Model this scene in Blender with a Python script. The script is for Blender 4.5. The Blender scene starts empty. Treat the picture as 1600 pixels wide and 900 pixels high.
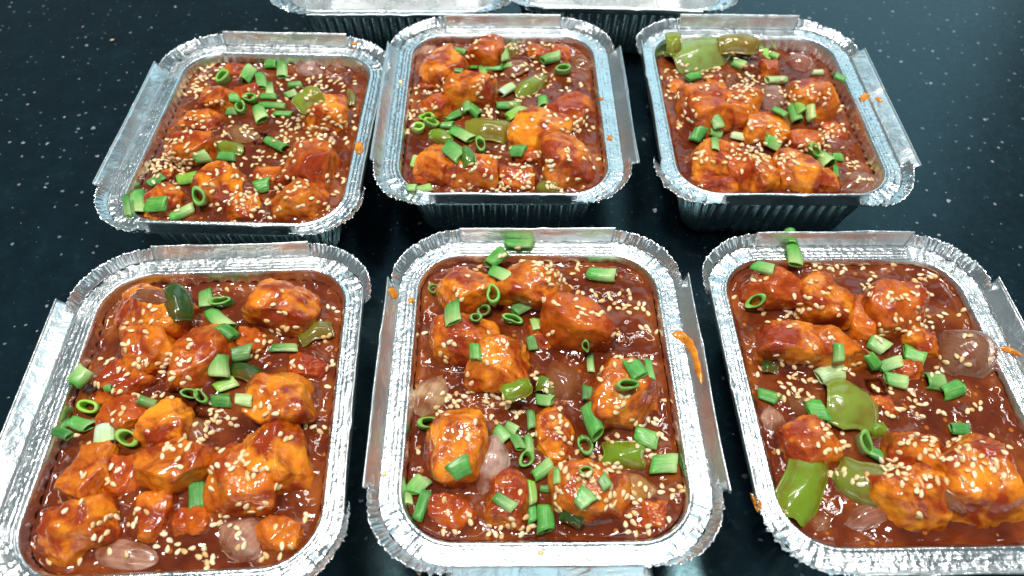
import bpy, math, random
from mathutils import Vector, Matrix, noise
from mathutils.bvhtree import BVHTree

random.seed(7)
SC = bpy.context.scene
COL = SC.collection
R = math.radians

# ------------------------------------------------------------------ camera
RIM = 0.044                      # height of the tray ledge above the counter
F_PX, PITCH, ROLL, CAM_H = 1155.1, R(52.782), R(1.09), 0.2715 + RIM
cf = Vector((0, math.cos(PITCH), -math.sin(PITCH)))
_r = Vector((1, 0, 0)); _u = _r.cross(cf)
cr = _r * math.cos(ROLL) + _u * math.sin(ROLL)
cu = -_r * math.sin(ROLL) + _u * math.cos(ROLL)
CAM = Vector((0, 0, CAM_H))
cd = bpy.data.cameras.new('camera'); co = bpy.data.objects.new('camera', cd); COL.objects.link(co)
co.matrix_world = Matrix(((cr.x, cu.x, -cf.x, CAM.x), (cr.y, cu.y, -cf.y, CAM.y), (cr.z, cu.z, -cf.z, CAM.z), (0, 0, 0, 1)))
cd.sensor_width = 36; cd.lens = F_PX / 1600 * 36; cd.clip_start = 0.01; cd.clip_end = 50
cd.dof.use_dof = True; cd.dof.focus_distance = 0.335; cd.dof.aperture_fstop = 11.0
SC.camera = co

# ------------------------------------------------------------------ light
w = bpy.data.worlds.new('World'); SC.world = w; w.use_nodes = True
bg = w.node_tree.nodes['Background']
bg.inputs[0].default_value = (0.50, 0.68, 0.74, 1); bg.inputs[1].default_value = 0.24

def area(name, loc, target, sx, sy, power, color):
    l = bpy.data.lights.new(name, 'AREA'); l.shape = 'RECTANGLE'; l.size = sx; l.size_y = sy
    l.energy = power; l.color = color
    o = bpy.data.objects.new(name, l); COL.objects.link(o); o.location = loc
    o.rotation_euler = (Vector(target) - Vector(loc)).to_track_quat('-Z', 'Y').to_euler()
    return o
area('ceiling_tube_lamp', (0.10, 0.75, 1.55), (0.05, 0.3, 0), 1.25, 0.05, 6.0, (1.0, 0.97, 0.92))
area('ceiling_spot_lamp', (-0.30, 0.05, 1.6), (0, 0.3, 0), 0.19, 0.19, 17.0, (1.0, 0.97, 0.93))
area('added_glint_lamp', (0.42, 0.42, 1.5), (0, 0.3, 0), 0.15, 0.15, 7.0, (1.0, 0.97, 0.93))  # extra overhead lamp, added to give the food more glints
area('bright_window_lamp', (0.55, 2.3, 1.25), (0, 0.3, 0), 2.1, 1.5, 10.0, (0.52, 0.86, 1.0))
area('room_fill_lamp', (0.35, -1.5, 0.95), (0, 0.3, 0), 1.3, 0.9, 4.5, (0.86, 0.96, 1.0))  # unseen soft fill added behind the camera, brightens tray and chunk fronts
SC.view_settings.view_transform = 'Standard'; SC.view_settings.look = 'None'
SC.view_settings.exposure = 0.12; SC.view_settings.gamma = 1.0
SC.render.engine = 'CYCLES'
SC.cycles.max_bounces = 8; SC.cycles.glossy_bounces = 5

# ------------------------------------------------------------------ helpers
def ray(px, py):
    return (cf + cr * ((px - 800) / F_PX) - cu * ((py - 450) / F_PX)).normalized()
def on_plane(px, py, z):
    d = ray(px, py); return CAM + d * ((z - CAM.z) / d.z)
def depth(p): return (p - CAM).dot(cf)

def mesh_obj(name, verts, faces, mat, parent=None, smooth=True):
    me = bpy.data.meshes.new(name); me.from_pydata([tuple(v) for v in verts], [], faces)
    if smooth: me.polygons.foreach_set('use_smooth', [True] * len(me.polygons))
    me.materials.append(mat)
    o = bpy.data.objects.new(name, me); COL.objects.link(o)
    if parent: o.parent = parent
    return o
def tag(o, label, cat, group=None, kind=None):
    o['label'] = label; o['category'] = cat
    if group: o['group'] = group
    if kind: o['kind'] = kind
    return o

class NT:
    def __init__(s, name):
        s.m = bpy.data.materials.new(name); s.m.use_nodes = True
        s.t = s.m.node_tree; s.b = s.t.nodes['Principled BSDF']
    def n(s, typ, **kw):
        n = s.t.nodes.new(typ)
        for k, v in kw.items():
            if k in n.inputs: n.inputs[k].default_value = v
            else: setattr(n, k, v)
        return n
    def l(s, a, b): s.t.links.new(a, b)
    def co(s, kind='Object'):
        return s.n('ShaderNodeTexCoord').outputs[kind]
    def noise(s, vec, scale, detail=3, rough=.55, dist=0):
        n = s.n('ShaderNodeTexNoise', Scale=scale, Detail=detail, Roughness=rough, Distortion=dist); s.l(vec, n.inputs['Vector']); return n.outputs['Fac']
    def ramp(s, fac, stops):
        n = s.n('ShaderNodeValToRGB'); e = n.color_ramp.elements
        while len(e) < len(stops): e.new(0.5)
        for i, (p, c) in enumerate(stops): e[i].position = p; e[i].color = (*c, 1) if len(c) == 3 else c
        s.l(fac, n.inputs[0]); return n.outputs[0]
    def mix(s, fac, a, b, blend='MIX'):
        n = s.n('ShaderNodeMix', data_type='RGBA', blend_type=blend)
        for sock, v in ((n.inputs[0], fac), (n.inputs[6], a), (n.inputs[7], b)):
            if hasattr(v, 'is_linked'): s.l(v, sock)
            else: sock.default_value = v if not isinstance(v, tuple) or len(v) == 4 else (*v, 1)
        return n.outputs[2]
    def math(s, op, a, b=0.0):
        n = s.n('ShaderNodeMath', operation=op)
        for i, v in enumerate((a, b)):
            if hasattr(v, 'is_linked'): s.l(v, n.inputs[i])
            else: n.inputs[i].default_value = v
        return n.outputs[0]
    def bump(s, h, dist, strength=1.0, normal=None):
        n = s.n('ShaderNodeBump', Strength=strength, Distance=dist); s.l(h, n.inputs['Height'])
        if normal: s.l(normal, n.inputs['Normal'])
        return n.outputs[0]
    def set(s, **kw):
        for k, v in kw.items():
            k = k.replace('_', ' ')
            if hasattr(v, 'is_linked'): s.l(v, s.b.inputs[k])
            else: s.b.inputs[k].default_value = v

# ------------------------------------------------------------------ materials
def m_foil():
    t = NT('foil'); c = t.co()
    n1 = t.noise(c, 420, 4, .65); n2 = t.noise(c, 120, 2)
    col = t.ramp(n2, [(.3, (.76, .79, .80)), (.7, (.88, .90, .90))])
    rg = t.math('MULTIPLY_ADD', n2, .16); t.t.nodes[-1].inputs[2].default_value = .14
    v = t.n('ShaderNodeTexVoronoi', Scale=520, feature='F1'); t.l(c, v.inputs['Vector'])
    n3 = t.noise(c, 1500, 2, .6)
    b = t.bump(n3, .00025, .35, t.bump(v.outputs['Distance'], .0006, .16, t.bump(n1, .0008, .40)))
    t.set(Base_Color=col, Metallic=1.0, Roughness=rg, Normal=b); return t.m
def m_foil_body():
    t = NT('foil_wall'); c = t.co(); n1 = t.noise(c, 300, 3, .6); n2 = t.noise(c, 90, 2)
    rg = t.math('MULTIPLY_ADD', n2, .2); t.t.nodes[-1].inputs[2].default_value = .18
    t.set(Base_Color=(.86, .88, .88, 1), Metallic=1.0, Roughness=rg, Normal=t.bump(n1, .0006, .4)); return t.m
def m_foil_flat():
    t = NT('foil_flap'); c = t.co()
    n1 = t.noise(c, 130, 4, .6, .8); n2 = t.noise(c, 60, 2)
    rg = t.math('MULTIPLY_ADD', n2, .2); t.t.nodes[-1].inputs[2].default_value = .22
    t.set(Base_Color=(.84, .87, .87, 1), Metallic=1.0, Roughness=rg, Normal=t.bump(n1, .0013, .6)); return t.m
def m_sauce():
    t = NT('sauce'); c = t.co()
    n1 = t.noise(c, 70, 4, .6); n2 = t.noise(c, 330, 3, .6)
    v = t.n('ShaderNodeTexVoronoi', Scale=230, Randomness=1.0); t.l(c, v.inputs['Vector'])
    sp = t.math('LESS_THAN', v.outputs['Distance'], .22)
    keep = t.math('GREATER_THAN', t.math('FRACT', t.math('MULTIPLY', v.outputs['Position'], 713.0)), .8)
    base = t.ramp(n1, [(.28, (.080, .012, .004)), (.5, (.155, .027, .007)), (.72, (.31, .078, .013))])
    base = t.mix(t.math('MULTIPLY', t.math('MULTIPLY', sp, keep), .7), base, (.55, .17, .02, 1))
    t.set(Base_Color=base, Roughness=.06, Subsurface_Weight=.10, Subsurface_Scale=.002, Subsurface_Radius=(1, .3, .1),
          Specular_IOR_Level=.5, Normal=t.bump(n2, .0004, .2)); return t.m
def m_chunk():
    t = NT('glazed_batter'); c = t.co()
    oi = t.n('ShaderNodeObjectInfo')
    off = t.n('ShaderNodeVectorMath', operation='ADD'); t.l(c, off.inputs[0]); t.l(oi.outputs['Location'], off.inputs[1])
    p = off.outputs[0]
    n1 = t.noise(p, 75, 4, .6, .6); n2 = t.noise(p, 300, 3, .6); n3 = t.noise(p, 170, 3, .6)
    red = t.mix(n3, (.17, .014, .003, 1), (.46, .056, .005, 1))
    gold = t.mix(t.math('MULTIPLY', t.ramp(n3, [(.35, (.2,) * 3), (.65, (1,) * 3)]), oi.outputs['Alpha']), oi.outputs['Color'], (.95, .37, .020, 1))
    col = t.mix(t.ramp(n1, [(.41, (0, 0, 0)), (.60, (1, 1, 1))]), red, gold)
    t.set(Base_Color=col, Roughness=.4, Subsurface_Weight=.25, Subsurface_Scale=.003,
          Subsurface_Radius=(1, .35, .1), Specular_IOR_Level=.08, Coat_Weight=.85, Coat_Roughness=.03, Normal=t.bump(n2, .0010, .45))
    cb = t.bump(t.noise(p, 200, 3, .55), .0012, .45); t.l(cb, t.b.inputs['Coat Normal']); return t.m
def m_scallion():
    t = NT('scallion_green'); c = t.co(); oi = t.n('ShaderNodeObjectInfo')
    mp = t.n('ShaderNodeMapping'); mp.inputs['Scale'].default_value = (.12, 1, 1); t.l(c, mp.inputs[0])
    n1 = t.noise(mp.outputs[0], 900, 2); n2 = t.noise(c, 160, 2)
    col = t.mix(t.ramp(n1, [(.3, (0, 0, 0)), (.75, (1, 1, 1))]), oi.outputs['Color'], t.mix(.6, oi.outputs['Color'], (.30, .60, .18, 1)))
    col = t.mix(t.ramp(n2, [(.35, (0, 0, 0)), (.75, (.8, .8, .8))]), col, t.mix(.6, oi.outputs['Color'], (.008, .07, .015, 1)))
    sx = t.n('ShaderNodeSeparateXYZ'); t.l(c, sx.inputs[0])
    gr = t.n('ShaderNodeMapRange'); t.l(sx.outputs[0], gr.inputs[0]); gr.inputs[1].default_value = -.004; gr.inputs[2].default_value = .005
    col = t.mix(t.math('MULTIPLY', gr.outputs[0], oi.outputs['Alpha']), col, (.58, .74, .30, 1))
    sm = t.ramp(t.noise(t.co('Generated'), 2.2, 3), [(.60, (0, 0, 0)), (.72, (.75, .75, .75))])
    col = t.mix(sm, col, (.16, .05, .008, 1))
    t.set(Base_Color=col, Roughness=.28, Subsurface_Weight=.15, Subsurface_Scale=.0015, Subsurface_Radius=(.5, 1, .2),
          Specular_IOR_Level=.4, Normal=t.bump(n1, .0006, .7)); return t.m
def m_scallion_in():
    t = NT('scallion_inside'); c = t.co(); oi = t.n('ShaderNodeObjectInfo')
    n2 = t.noise(c, 400, 2)
    t.set(Base_Color=t.mix(t.math('MULTIPLY', n2, .7), oi.outputs['Color'], (.45, .70, .16, 1)), Roughness=.35, Subsurface_Weight=.15, Subsurface_Scale=.0015, Subsurface_Radius=(.5, 1, .2)); return t.m
def m_pepper():
    t = NT('pepper_skin'); c = t.co(); oi = t.n('ShaderNodeObjectInfo')
    n1 = t.noise(c, 110, 3); n2 = t.noise(c, 420, 2)
    col = t.mix(t.ramp(n1, [(.45, (0, 0, 0)), (.68, (1, 1, 1))]), oi.outputs['Color'], t.mix(.6, oi.outputs['Color'], (.20, .07, .006, 1)))
    t.set(Base_Color=col, Roughness=.2, Specular_IOR_Level=.3, Subsurface_Weight=.2, Subsurface_Scale=.003, Subsurface_Radius=(.6, 1, .2),
          Coat_Weight=.8, Coat_Roughness=.03, Normal=t.bump(n2, .0006, .3)); return t.m
def m_onion():
    t = NT('onion_flesh'); c = t.co(); oi = t.n('ShaderNodeObjectInfo')
    wv = t.n('ShaderNodeTexWave', Scale=170.0, Distortion=3.0, Detail=1.0, bands_direction='X'); wv.inputs['Detail Scale'].default_value = .6
    t.l(c, wv.inputs['Vector'])
    n1 = t.noise(c, 70, 3)
    vein = t.math('MULTIPLY', t.ramp(wv.outputs['Fac'], [(.80, (0, 0, 0)), (1, (.62, .62, .62))]), t.math('MULTIPLY', oi.outputs['Alpha'], n1))
    col = t.mix(t.ramp(n1, [(.35, (0, 0, 0)), (.7, (1, 1, 1))]), oi.outputs['Color'], t.mix(.5, oi.outputs['Color'], (.30, .085, .03, 1)))
    col = t.mix(vein, col, (.78, .62, .52, 1))
    col = t.mix(t.ramp(t.noise(c, 130, 3), [(.44, (0, 0, 0)), (.66, (.85, .85, .85))]), col, (.28, .062, .014, 1))
    t.set(Base_Color=col, Roughness=.16, Subsurface_Weight=.35, Subsurface_Scale=.003, Subsurface_Radius=(1, .6, .4),
          Transmission_Weight=.28, Coat_Weight=.5, Coat_Roughness=.05, Normal=t.bump(wv.outputs['Fac'], .0002, .2)); return t.m
def m_seed():
    t = NT('sesame'); c = t.co(); oi = t.n('ShaderNodeObjectInfo')
    n1 = t.noise(t.co('Generated'), 3, 2)
    gi = t.n('ShaderNodeNewGeometry'); rnd = t.math('FRACT', t.math('ADD', gi.outputs['Random Per Island'], oi.outputs['Random']))
    col = t.ramp(rnd, [(0, (.70, .42, .16)), (.25, (.86, .62, .30)), (.7, (.93, .77, .47)), (1, (.95, .84, .60))])
    col = t.mix(t.math('MULTIPLY', n1, .4), col, (.74, .48, .20, 1))
    t.set(Base_Color=col, Roughness=.33, Subsurface_Weight=.15, Subsurface_Scale=.001); return t.m
def m_drip():
    t = NT('oily_sauce_drip'); c = t.co(); n1 = t.noise(c, 250, 3)
    t.set(Base_Color=t.ramp(n1, [(.3, (.50, .13, .01)), (.7, (.80, .32, .03))]), Roughness=.15, Subsurface_Weight=.2, Subsurface_Scale=.002); return t.m
def m_granite():
    t = NT('black_granite'); c = t.co()
    def flecks(scale, thr, size, off):
        mp = t.n('ShaderNodeMapping'); mp.inputs['Location'].default_value = off; t.l(c, mp.inputs[0])
        wob = t.n('ShaderNodeTexNoise', Scale=scale * 5.0, Detail=2.0); t.l(mp.outputs[0], wob.inputs['Vector'])
        vm = t.n('ShaderNodeVectorMath', operation='MULTIPLY_ADD'); t.l(wob.outputs['Color'], vm.inputs[0])
        vm.inputs[1].default_value = (.25 / scale,) * 3; t.l(mp.outputs[0], vm.inputs[2])
        v = t.n('ShaderNodeTexVoronoi', Scale=scale, voronoi_dimensions='2D'); t.l(vm.outputs[0], v.inputs['Vector'])
        sep = t.n('ShaderNodeSeparateColor'); t.l(v.outputs['Color'], sep.inputs[0])
        k = t.math('GREATER_THAN', sep.outputs[0], thr)
        rad = t.math('MULTIPLY', t.math('MULTIPLY', sep.outputs[1], sep.outputs[1]), size)
        d = t.math('LESS_THAN', v.outputs['Distance'], t.math('ADD', rad, size * .12))
        return t.math('MULTIPLY', t.math('MULTIPLY', k, d), t.math('MULTIPLY_ADD', sep.outputs[2], .7))
    n1 = t.noise(c, 45, 5, .7); n2 = t.noise(c, 190, 4, .65)
    base = t.ramp(n1, [(.35, (.0015, .0040, .0075)), (.62, (.003, .010, .016)), (.85, (.008, .024, .034))])
    base = t.mix(t.ramp(n2, [(.60, (0, 0, 0)), (.80, (.5, .5, .5))]), base, (.025, .050, .062, 1))
    base = t.mix(flecks(80, .58, .085, (.3, .1, 0)), base, (.33, .34, .38, 1))
    base = t.mix(flecks(170, .80, .15, (.7, .4, 0)), base, (.16, .22, .25, 1))
    t.set(Base_Color=base, Roughness=t.ramp(n2, [(.3, (.20,) * 3), (.7, (.30,) * 3)]), Specular_IOR_Level=.68, Specular_Tint=(.50, .90, 1.0, 1), Normal=t.bump(n2, .0003, .25)); return t.m
SCIN = m_scallion_in(); FBODY = m_foil_body()
FOIL, FLAP, SAUCE, CHUNK, SCAL, PEP, ONI, SEED, DRIP, GRAN = (f() for f in (m_foil, m_foil_flat, m_sauce, m_chunk, m_scallion, m_pepper, m_onion, m_seed, m_drip, m_granite))

# ------------------------------------------------------------------ counter
def slab(x0, x1, y0, y1, z0, z1, b):
    v = [(x0, y0, z0), (x1, y0, z0), (x1, y1, z0), (x0, y1, z0), (x0, y0, z1 - b), (x1, y0, z1 - b), (x1, y1, z1 - b), (x0, y1, z1 - b),
         (x0 + b, y0 + b, z1), (x1 - b, y0 + b, z1), (x1 - b, y1 - b, z1), (x0 + b, y1 - b, z1)]
    f = [(3, 2, 1, 0), (8, 9, 10, 11)]
    for i in range(4):
        j = (i + 1) % 4; f += [(i, j, j + 4, i + 4), (i + 4, j + 4, j + 8, i + 8)]
    return v, f
v, f = slab(-.9, .9, -.25, .95, -.03, 0, .003)
ct = mesh_obj('countertop', v, f, GRAN, smooth=False); ct['kind'] = 'structure'
ct['label'] = 'black speckled polished stone countertop under the trays'

# ------------------------------------------------------------------ foil tray
W2, L2, RAD, LEDGE = 55.0, 68.0, 21.0, 8.5        # half width, half length, inner corner radius, ledge width (mm)
NA = 44
def rr_path(o, dense=1.0):
    """rounded rectangle offset outwards by o; list of (x, y, nx, ny, s, corner_weight)"""
    r = RAD + o; hx, hy = W2 - RAD, L2 - RAD; out = []; s = 0.0
    def straight(ax, ay, bx, by, nx, ny):
        nonlocal s
        L = math.hypot(bx - ax, by - ay); n = max(2, int(L / (0.85 / dense)))
        for i in range(n):
            t = i / n; out.append((ax + (bx - ax) * t, ay + (by - ay) * t, nx, ny, s + L * t, 0.0))
        s += L
    def arc(cx, cy, a0):
        nonlocal s
        for i in range(NA):
            a = a0 + math.pi / 2 * i / NA
            wgt = min(1.0, 3.0 * min(i, NA - i) / NA)
            out.append((cx + r * math.cos(a), cy + r * math.sin(a), math.cos(a), math.sin(a), s + RAD * 1.3 * math.pi / 2 * i / NA, wgt))
        s += RAD * 1.3 * math.pi / 2
    straight(hx + r, -hy, hx + r, hy, 1, 0); arc(hx, hy, 0)
    straight(hx, hy + r, -hx, hy + r, 0, 1); arc(-hx, hy, math.pi / 2)
    straight(-hx - r, hy, -hx - r, -hy, -1, 0); arc(-hx, -hy, math.pi)
    straight(-hx, -hy - r, hx, -hy - r, 0, -1); arc(hx, -hy, 1.5 * math.pi)
    return out
def n1(a, b, c): return noise.noise(Vector((a, b, c)))
def strip(rings, closed=True):
    nv = len(rings[0]); V = [p for r in rings for p in r]; Fc = []
    for i in range(len(rings) - 1):
        for j in range(nv if closed else nv - 1):
            k = (j + 1) % nv
            Fc.append((i * nv + j, i * nv + k, (i + 1) * nv + k, (i + 1) * nv + j))
    return V, Fc
ZR = RIM * 1000
TAPER = 11.0 / 41.0
def make_tray(loc, rz, seed, flare, label, group):
    root = bpy.data.objects.new('foil_tray', None); COL.objects.link(root)
    root.empty_display_size = .05
    root.location = loc; root.rotation_euler = (0, 0, rz)
    tag(root, label, 'foil tray', group)
    mm = lambda x, y, z: (x * .001, y * .001, z * .001)
    # wall with flutes, down to the base
    prof = [(0.0, 0.3), (-.45, -.3), (-.9, -1.4), (-1.2, -2.6)] + [(-1.2 - 9.8 * t, -2.6 - (ZR - 4.6) * t) for t in (.06, .14, .25, .37, .5, .63, .76, .88, 1.0)]
    prof += [(-12.2, -(ZR - 1.0)), (-14.5, -(ZR - .4)), (-24, -(ZR - .5)), (-30, -(ZR - .9))]
    rings = []
    for i, (o, z) in enumerate(prof):
        ring = []
        amp = 0.0 if z > -2.0 else min(1.0, (-z - 2.0) / 11.0) ** .8
        if z < -(ZR - 5): amp *= max(0.0, (z + ZR) / 5.0)
        for (x, y, nx, ny, s, cw) in rr_path(max(o, -19.5)):
            fl = math.sin(s * 2 * math.pi / 5.9); fl = math.copysign(abs(fl) ** .6, fl) * .95
            cr_ = (n1(s * .75, seed, z * .03) * 1.5 + n1(s * 1.6, seed + 5, z * .06) * .7)
            d = amp * ((1 - cw) * fl + cw * cr_) + .25 * n1(s * .08, z * .1, seed)
            k = 1.0 if o > -19.5 else (1 + (o + 19.5) / 60)
            ring.append(mm(x * k + nx * d, y * k + ny * d, z + ZR))
        rings.append(ring)
    V, Fc = strip(rings); V.append(mm(0, 0, .9)); c = len(V) - 1; nv = len(rings[0]); b = (len(rings) - 1) * nv
    Fc += [(b + j, b + (j + 1) % nv, c) for j in range(nv)]
    mesh_obj('tray_body', V, Fc, FBODY, root)
    # ledge with concentric beads, crinkled in the corners
    prof = [(0, .3), (.3, .7), (.7, .85), (1.1, .65), (1.6, .2), (2.1, 0), (2.5, .2), (2.9, .32), (3.3, .2), (3.8, .0), (4.2, .18), (4.6, .28), (5.0, .12), (5.5, 0), (6.1, .02), (6.7, .12), (7.2, .25), (7.6, .27), (8.1, .1), (LEDGE, .2)]
    rings = []
    for i, (o, z) in enumerate(prof):
        ring = []
        for (x, y, nx, ny, s, cw) in rr_path(o):
            t = o / LEDGE
            pl = (abs(n1(s * .8, o * .08, seed + 9)) * 2.4 - .6) + n1(s * 2.2, o * .3, seed + 3) * .8
            dz = cw * t ** .6 * pl * 1.0 + (1 - cw) * (.25 * n1(s * .12, o * .15, seed) + .22 * n1(s * .9, o * .5, seed + 2) + .16 * n1(s * 2.4, o * .8, seed + 6)) * min(1, t * 4)
            dd = (cw * .45 + .12) * n1(s * 1.1, o * .7, seed + 7) * t
            ring.append(mm(x + nx * dd, y + ny * dd, z * .65 + dz + ZR))
        rings.append(ring)
    V, Fc = strip(rings); mesh_obj('rim_ledge', V, Fc, FOIL, root)
    # the four flat flaps (E, N, W, S) with a rolled hem, the four pleated corners
    hx, hy = W2 - RAD, L2 - RAD; ro = RAD + LEDGE
    sides = [((hx + ro, -hy), (hx + ro, hy), (1, 0)), ((hx, hy + ro), (-hx, hy + ro), (0, 1)), ((-hx - ro, hy), (-hx - ro, -hy), (-1, 0)), ((-hx, -hy - ro), (hx, -hy - ro), (0, -1))]
    for k, (a, b_, nrm) in enumerate(sides):
        ang, hgt = flare[k]; L = math.hypot(b_[0] - a[0], b_[1] - a[1]); n = 60; ext = 3.0
        dx, dy = (b_[0] - a[0]) / L, (b_[1] - a[1]) / L
        rng = random.Random(seed * 10 + k); kink = rng.uniform(.25, .8); e0, e1 = rng.uniform(-2, 3), rng.uniform(-2, 3)
        def pt(i, h):
            t = i / n; q = h / hgt; l0 = -ext - e0 * q * .6; l1 = L + ext + e1 * q * .6; l = l0 + (l1 - l0) * t
            A = R(ang + 7 * n1(t * 2.2, k * 3.3, seed) + 4 * math.exp(-((t - kink) / .03) ** 2))
            bend = .55 * n1(t * 3.1, q * 1.5, seed + k * 7) + .18 * n1(t * 14, q * 3, seed + k * 5)
            ou = h * math.sin(A) + bend * math.cos(A) * q; up = h * math.cos(A) - bend * math.sin(A) * q
            return (a[0] + dx * l + nrm[0] * ou, a[1] + dy * l + nrm[1] * ou, ZR + .15 + up)
        rings = [[mm(*pt(i, hgt * j / 7)) for i in range(n + 1)] for j in range(8)]
        V, Fc = strip(rings, False); fo = mesh_obj('side_flap', V, Fc, FLAP, root)
        so = fo.modifiers.new('thickness', 'SOLIDIFY'); so.thickness = .00025; so.offset = 0
        rings = []
        for q in range(8):
            an = 2 * math.pi * q / 8; ring = []
            for i in range(n + 1):
                p = pt(i, hgt); ring.append(mm(p[0] + nrm[0] * .5 * math.cos(an), p[1] + nrm[1] * .5 * math.cos(an), p[2] + .6 * math.sin(an)))
            rings.append(ring)
        rings.append(rings[0]); V, Fc = strip(rings, False); mesh_obj('rolled_hem', V, Fc, FLAP, fo)
    for k, (sx, sy) in enumerate(((1, 1), (-1, 1), (-1, -1), (1, -1))):
        rings = []; n = 150; a0 = k * math.pi / 2
        rng = random.Random(seed * 20 + k); fl = rng.uniform(38, 58)
        for j in range(9):
            q = j / 8; ring = []
            for i in range(n + 1):
                t = i / n; a = a0 + math.pi / 2 * t; s = t * 46 + k * 60
                pl = (abs(n1(s * .55, q * .25, seed + k)) * 3.0 - .9) + (abs(n1(s * 1.2, q * .5, seed + 4)) * 1.6 - .5) + n1(s * 2.6, q * 1.5, seed) * .35
                hh = (6.9 + .7 * n1(s * .7, 0, seed + 8) + .5 * n1(s * 2, 0, seed + 1)) * q
                A = R(fl + 10 * n1(t * 2.5, k, seed) - 22 * (1 - math.sin(math.pi * t)) * q)
                rr = ro + hh * math.sin(A) + pl * .55 * q * math.cos(A) + .1; z = ZR + .2 + hh * math.cos(A) - pl * .9 * q * math.sin(A) - .8 * q * q
                aa = a + R(1.2) * n1(s * 1.1, q, seed + 2) * q
                ring.append(mm(sx * hx + rr * math.cos(aa), sy * hy + rr * math.sin(aa), z))
            rings.append(ring)
        V, Fc = strip(rings, False); co_ = mesh_obj('pleated_corner', V, Fc, FOIL, root)
        so = co_.modifiers.new('thickness', 'SOLIDIFY'); so.thickness = .0002; so.offset = 0
    return root

# tray: x, y (mm), rotation, sauce level under the ledge (mm), flap flare (deg, mm) E N W S
TR = {
 'FL': dict(x=-127.3, y=144.2, a=3.6, s=6.0, z=(0, 360, 1.667), fl=[(4, 7.5), (14, 8.0), (58, 9.5), (40, 8)], nm='front left tray'),
 'FC': dict(x=13.1, y=157.8, a=1.5, s=4.2, z=(550, 340, 1.607), fl=[(38, 8.5), (12, 8.0), (40, 8.0), (68, 9.5)], nm='front middle tray'),
 'FR': dict(x=155.7, y=158.7, a=1.9, s=3.6, z=(1080, 340, 1.608), fl=[(40, 9), (10, 8.5), (14, 8.5), (25, 8)], nm='front right tray'),
 'BL': dict(x=-141.2, y=311.7, a=-0.2, s=7.0, z=(120, 20, 2.432), fl=[(8, 8), (12, 8), (35, 8.5), (4, 8)], nm='middle row left tray'),
 'BC': dict(x=-7.0, y=335.1, a=1.4, s=5.0, z=(570, 0, 2.368), fl=[(50, 9), (14, 8), (38, 8.5), (4, 8)], nm='middle row centre tray'),
 'BR': dict(x=140.0, y=338.5, a=1.0, s=8.2, z=(980, 0, 2.308), fl=[(62, 9.5), (12, 8.5), (8, 8), (2, 8)], nm='middle row right tray'),
 'XL': dict(px=(603, 32), a=91.5, s=9, z=None, fl=[(30, 8), (10, 8), (46, 9), (40, 9)], nm='back row left tray'),
 'XR': dict(px=(972, 27), a=89.0, s=9, z=None, fl=[(30, 8), (10, 8), (40, 9), (40, 9)], nm='back row right tray'),
}
TLAB = {
 'FL': 'silver foil tray at front left, outer flap bent wide, holding saucy chunks',
 'FC': 'silver foil tray at front middle, front flap folded out, sauce streak on right rim',
 'FR': 'silver foil tray at front right, cut by picture edge, large green pepper slices inside',
 'BL': 'silver foil tray in middle row at left, heavily scallion-topped food inside',
 'BC': 'silver foil tray in middle row centre, between two other filled trays',
 'BR': 'silver foil tray in middle row at right, large pale pepper slice inside',
 'XL': 'silver foil tray at back left, only its front rim in view',
 'XR': 'silver foil tray at back right, only its front rim in view',
}
for i, (k, t) in enumerate(TR.items()):
    t['seed'] = i * 13.7 + 2.1
    if 'px' in t:
        p = on_plane(*t['px'], RIM); t['x'] = p.x * 1000; t['y'] = p.y * 1000 + W2 + LEDGE + 3
    t['root'] = make_tray((t['x'] * .001, t['y'] * .001, 0), R(t['a']), t['seed'], t['fl'], TLAB[k], 'foil trays on the counter')

# ------------------------------------------------------------------ food tables (pixel notes: cx, cy, w, h, yaw, gold 0..1, height fraction)
CH = {}
CH['FL'] = [(345,205,185,130,10,.75,1), (378,290,130,180,-5,.5,1.1), (300,385,140,80,20,.35,.7), (520,320,145,190,5,.3,1), (735,185,175,130,15,.6,1.1),
 (725,430,165,150,-12,.7,1.2), (430,500,120,130,8,.9,1.15), (460,605,190,140,-15,.55,1), (208,635,120,150,-15,.6,.9), (312,640,115,110,0,.0,.6),
 (628,645,175,170,10,.35,1), (780,590,155,185,-20,.85,1.2), (160,785,175,140,-30,.6,1), (395,735,90,135,10,.4,.7), (720,790,125,80,0,.5,.6),
 (322,478,115,90,10,.1,.7), (290,425,110,55,5,.3,.5), (835,345,90,70,0,.1,.5), (650,285,90,70,0,.15,.5), (500,755,110,70,0,.1,.5)]
CH['FC'] = [(285,160,130,120,-20,.65,1), (462,150,150,115,15,.55,1.2), (400,188,80,60,0,.95,.7), (560,252,170,140,5,.15,1.25), (225,300,160,135,-15,.45,1),
 (368,357,140,155,8,.75,1.15), (690,437,155,170,-6,.5,1.25), (208,572,155,190,-15,.75,1.05), (508,540,85,135,0,.9,.8), (605,728,190,145,-12,.4,1.1),
 (400,735,105,145,0,.5,.9), (250,755,120,80,0,.0,.5), (482,300,70,60,0,.5,.6), (800,450,60,90,0,.3,.5), (745,760,90,70,0,.3,.5)]
CH['FR'] = [(200,165,155,90,5,.1,.9), (310,125,60,110,0,.35,1.1), (335,205,130,120,15,.7,1.1), (508,218,145,140,0,.2,1.1), (203,307,160,95,4,.55,1),
 (428,250,70,120,0,.3,.9), (362,330,155,110,5,.35,1), (300,565,130,120,-10,.4,.9), (567,592,140,130,10,.45,1), (733,655,200,210,-15,.75,1.25),
 (588,762,215,115,0,.9,1), (545,385,80,50,0,.2,.6), (482,470,65,65,0,.15,.6), (578,310,80,75,0,.5,.8), (495,125,30,40,0,.9,.5)]
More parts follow.
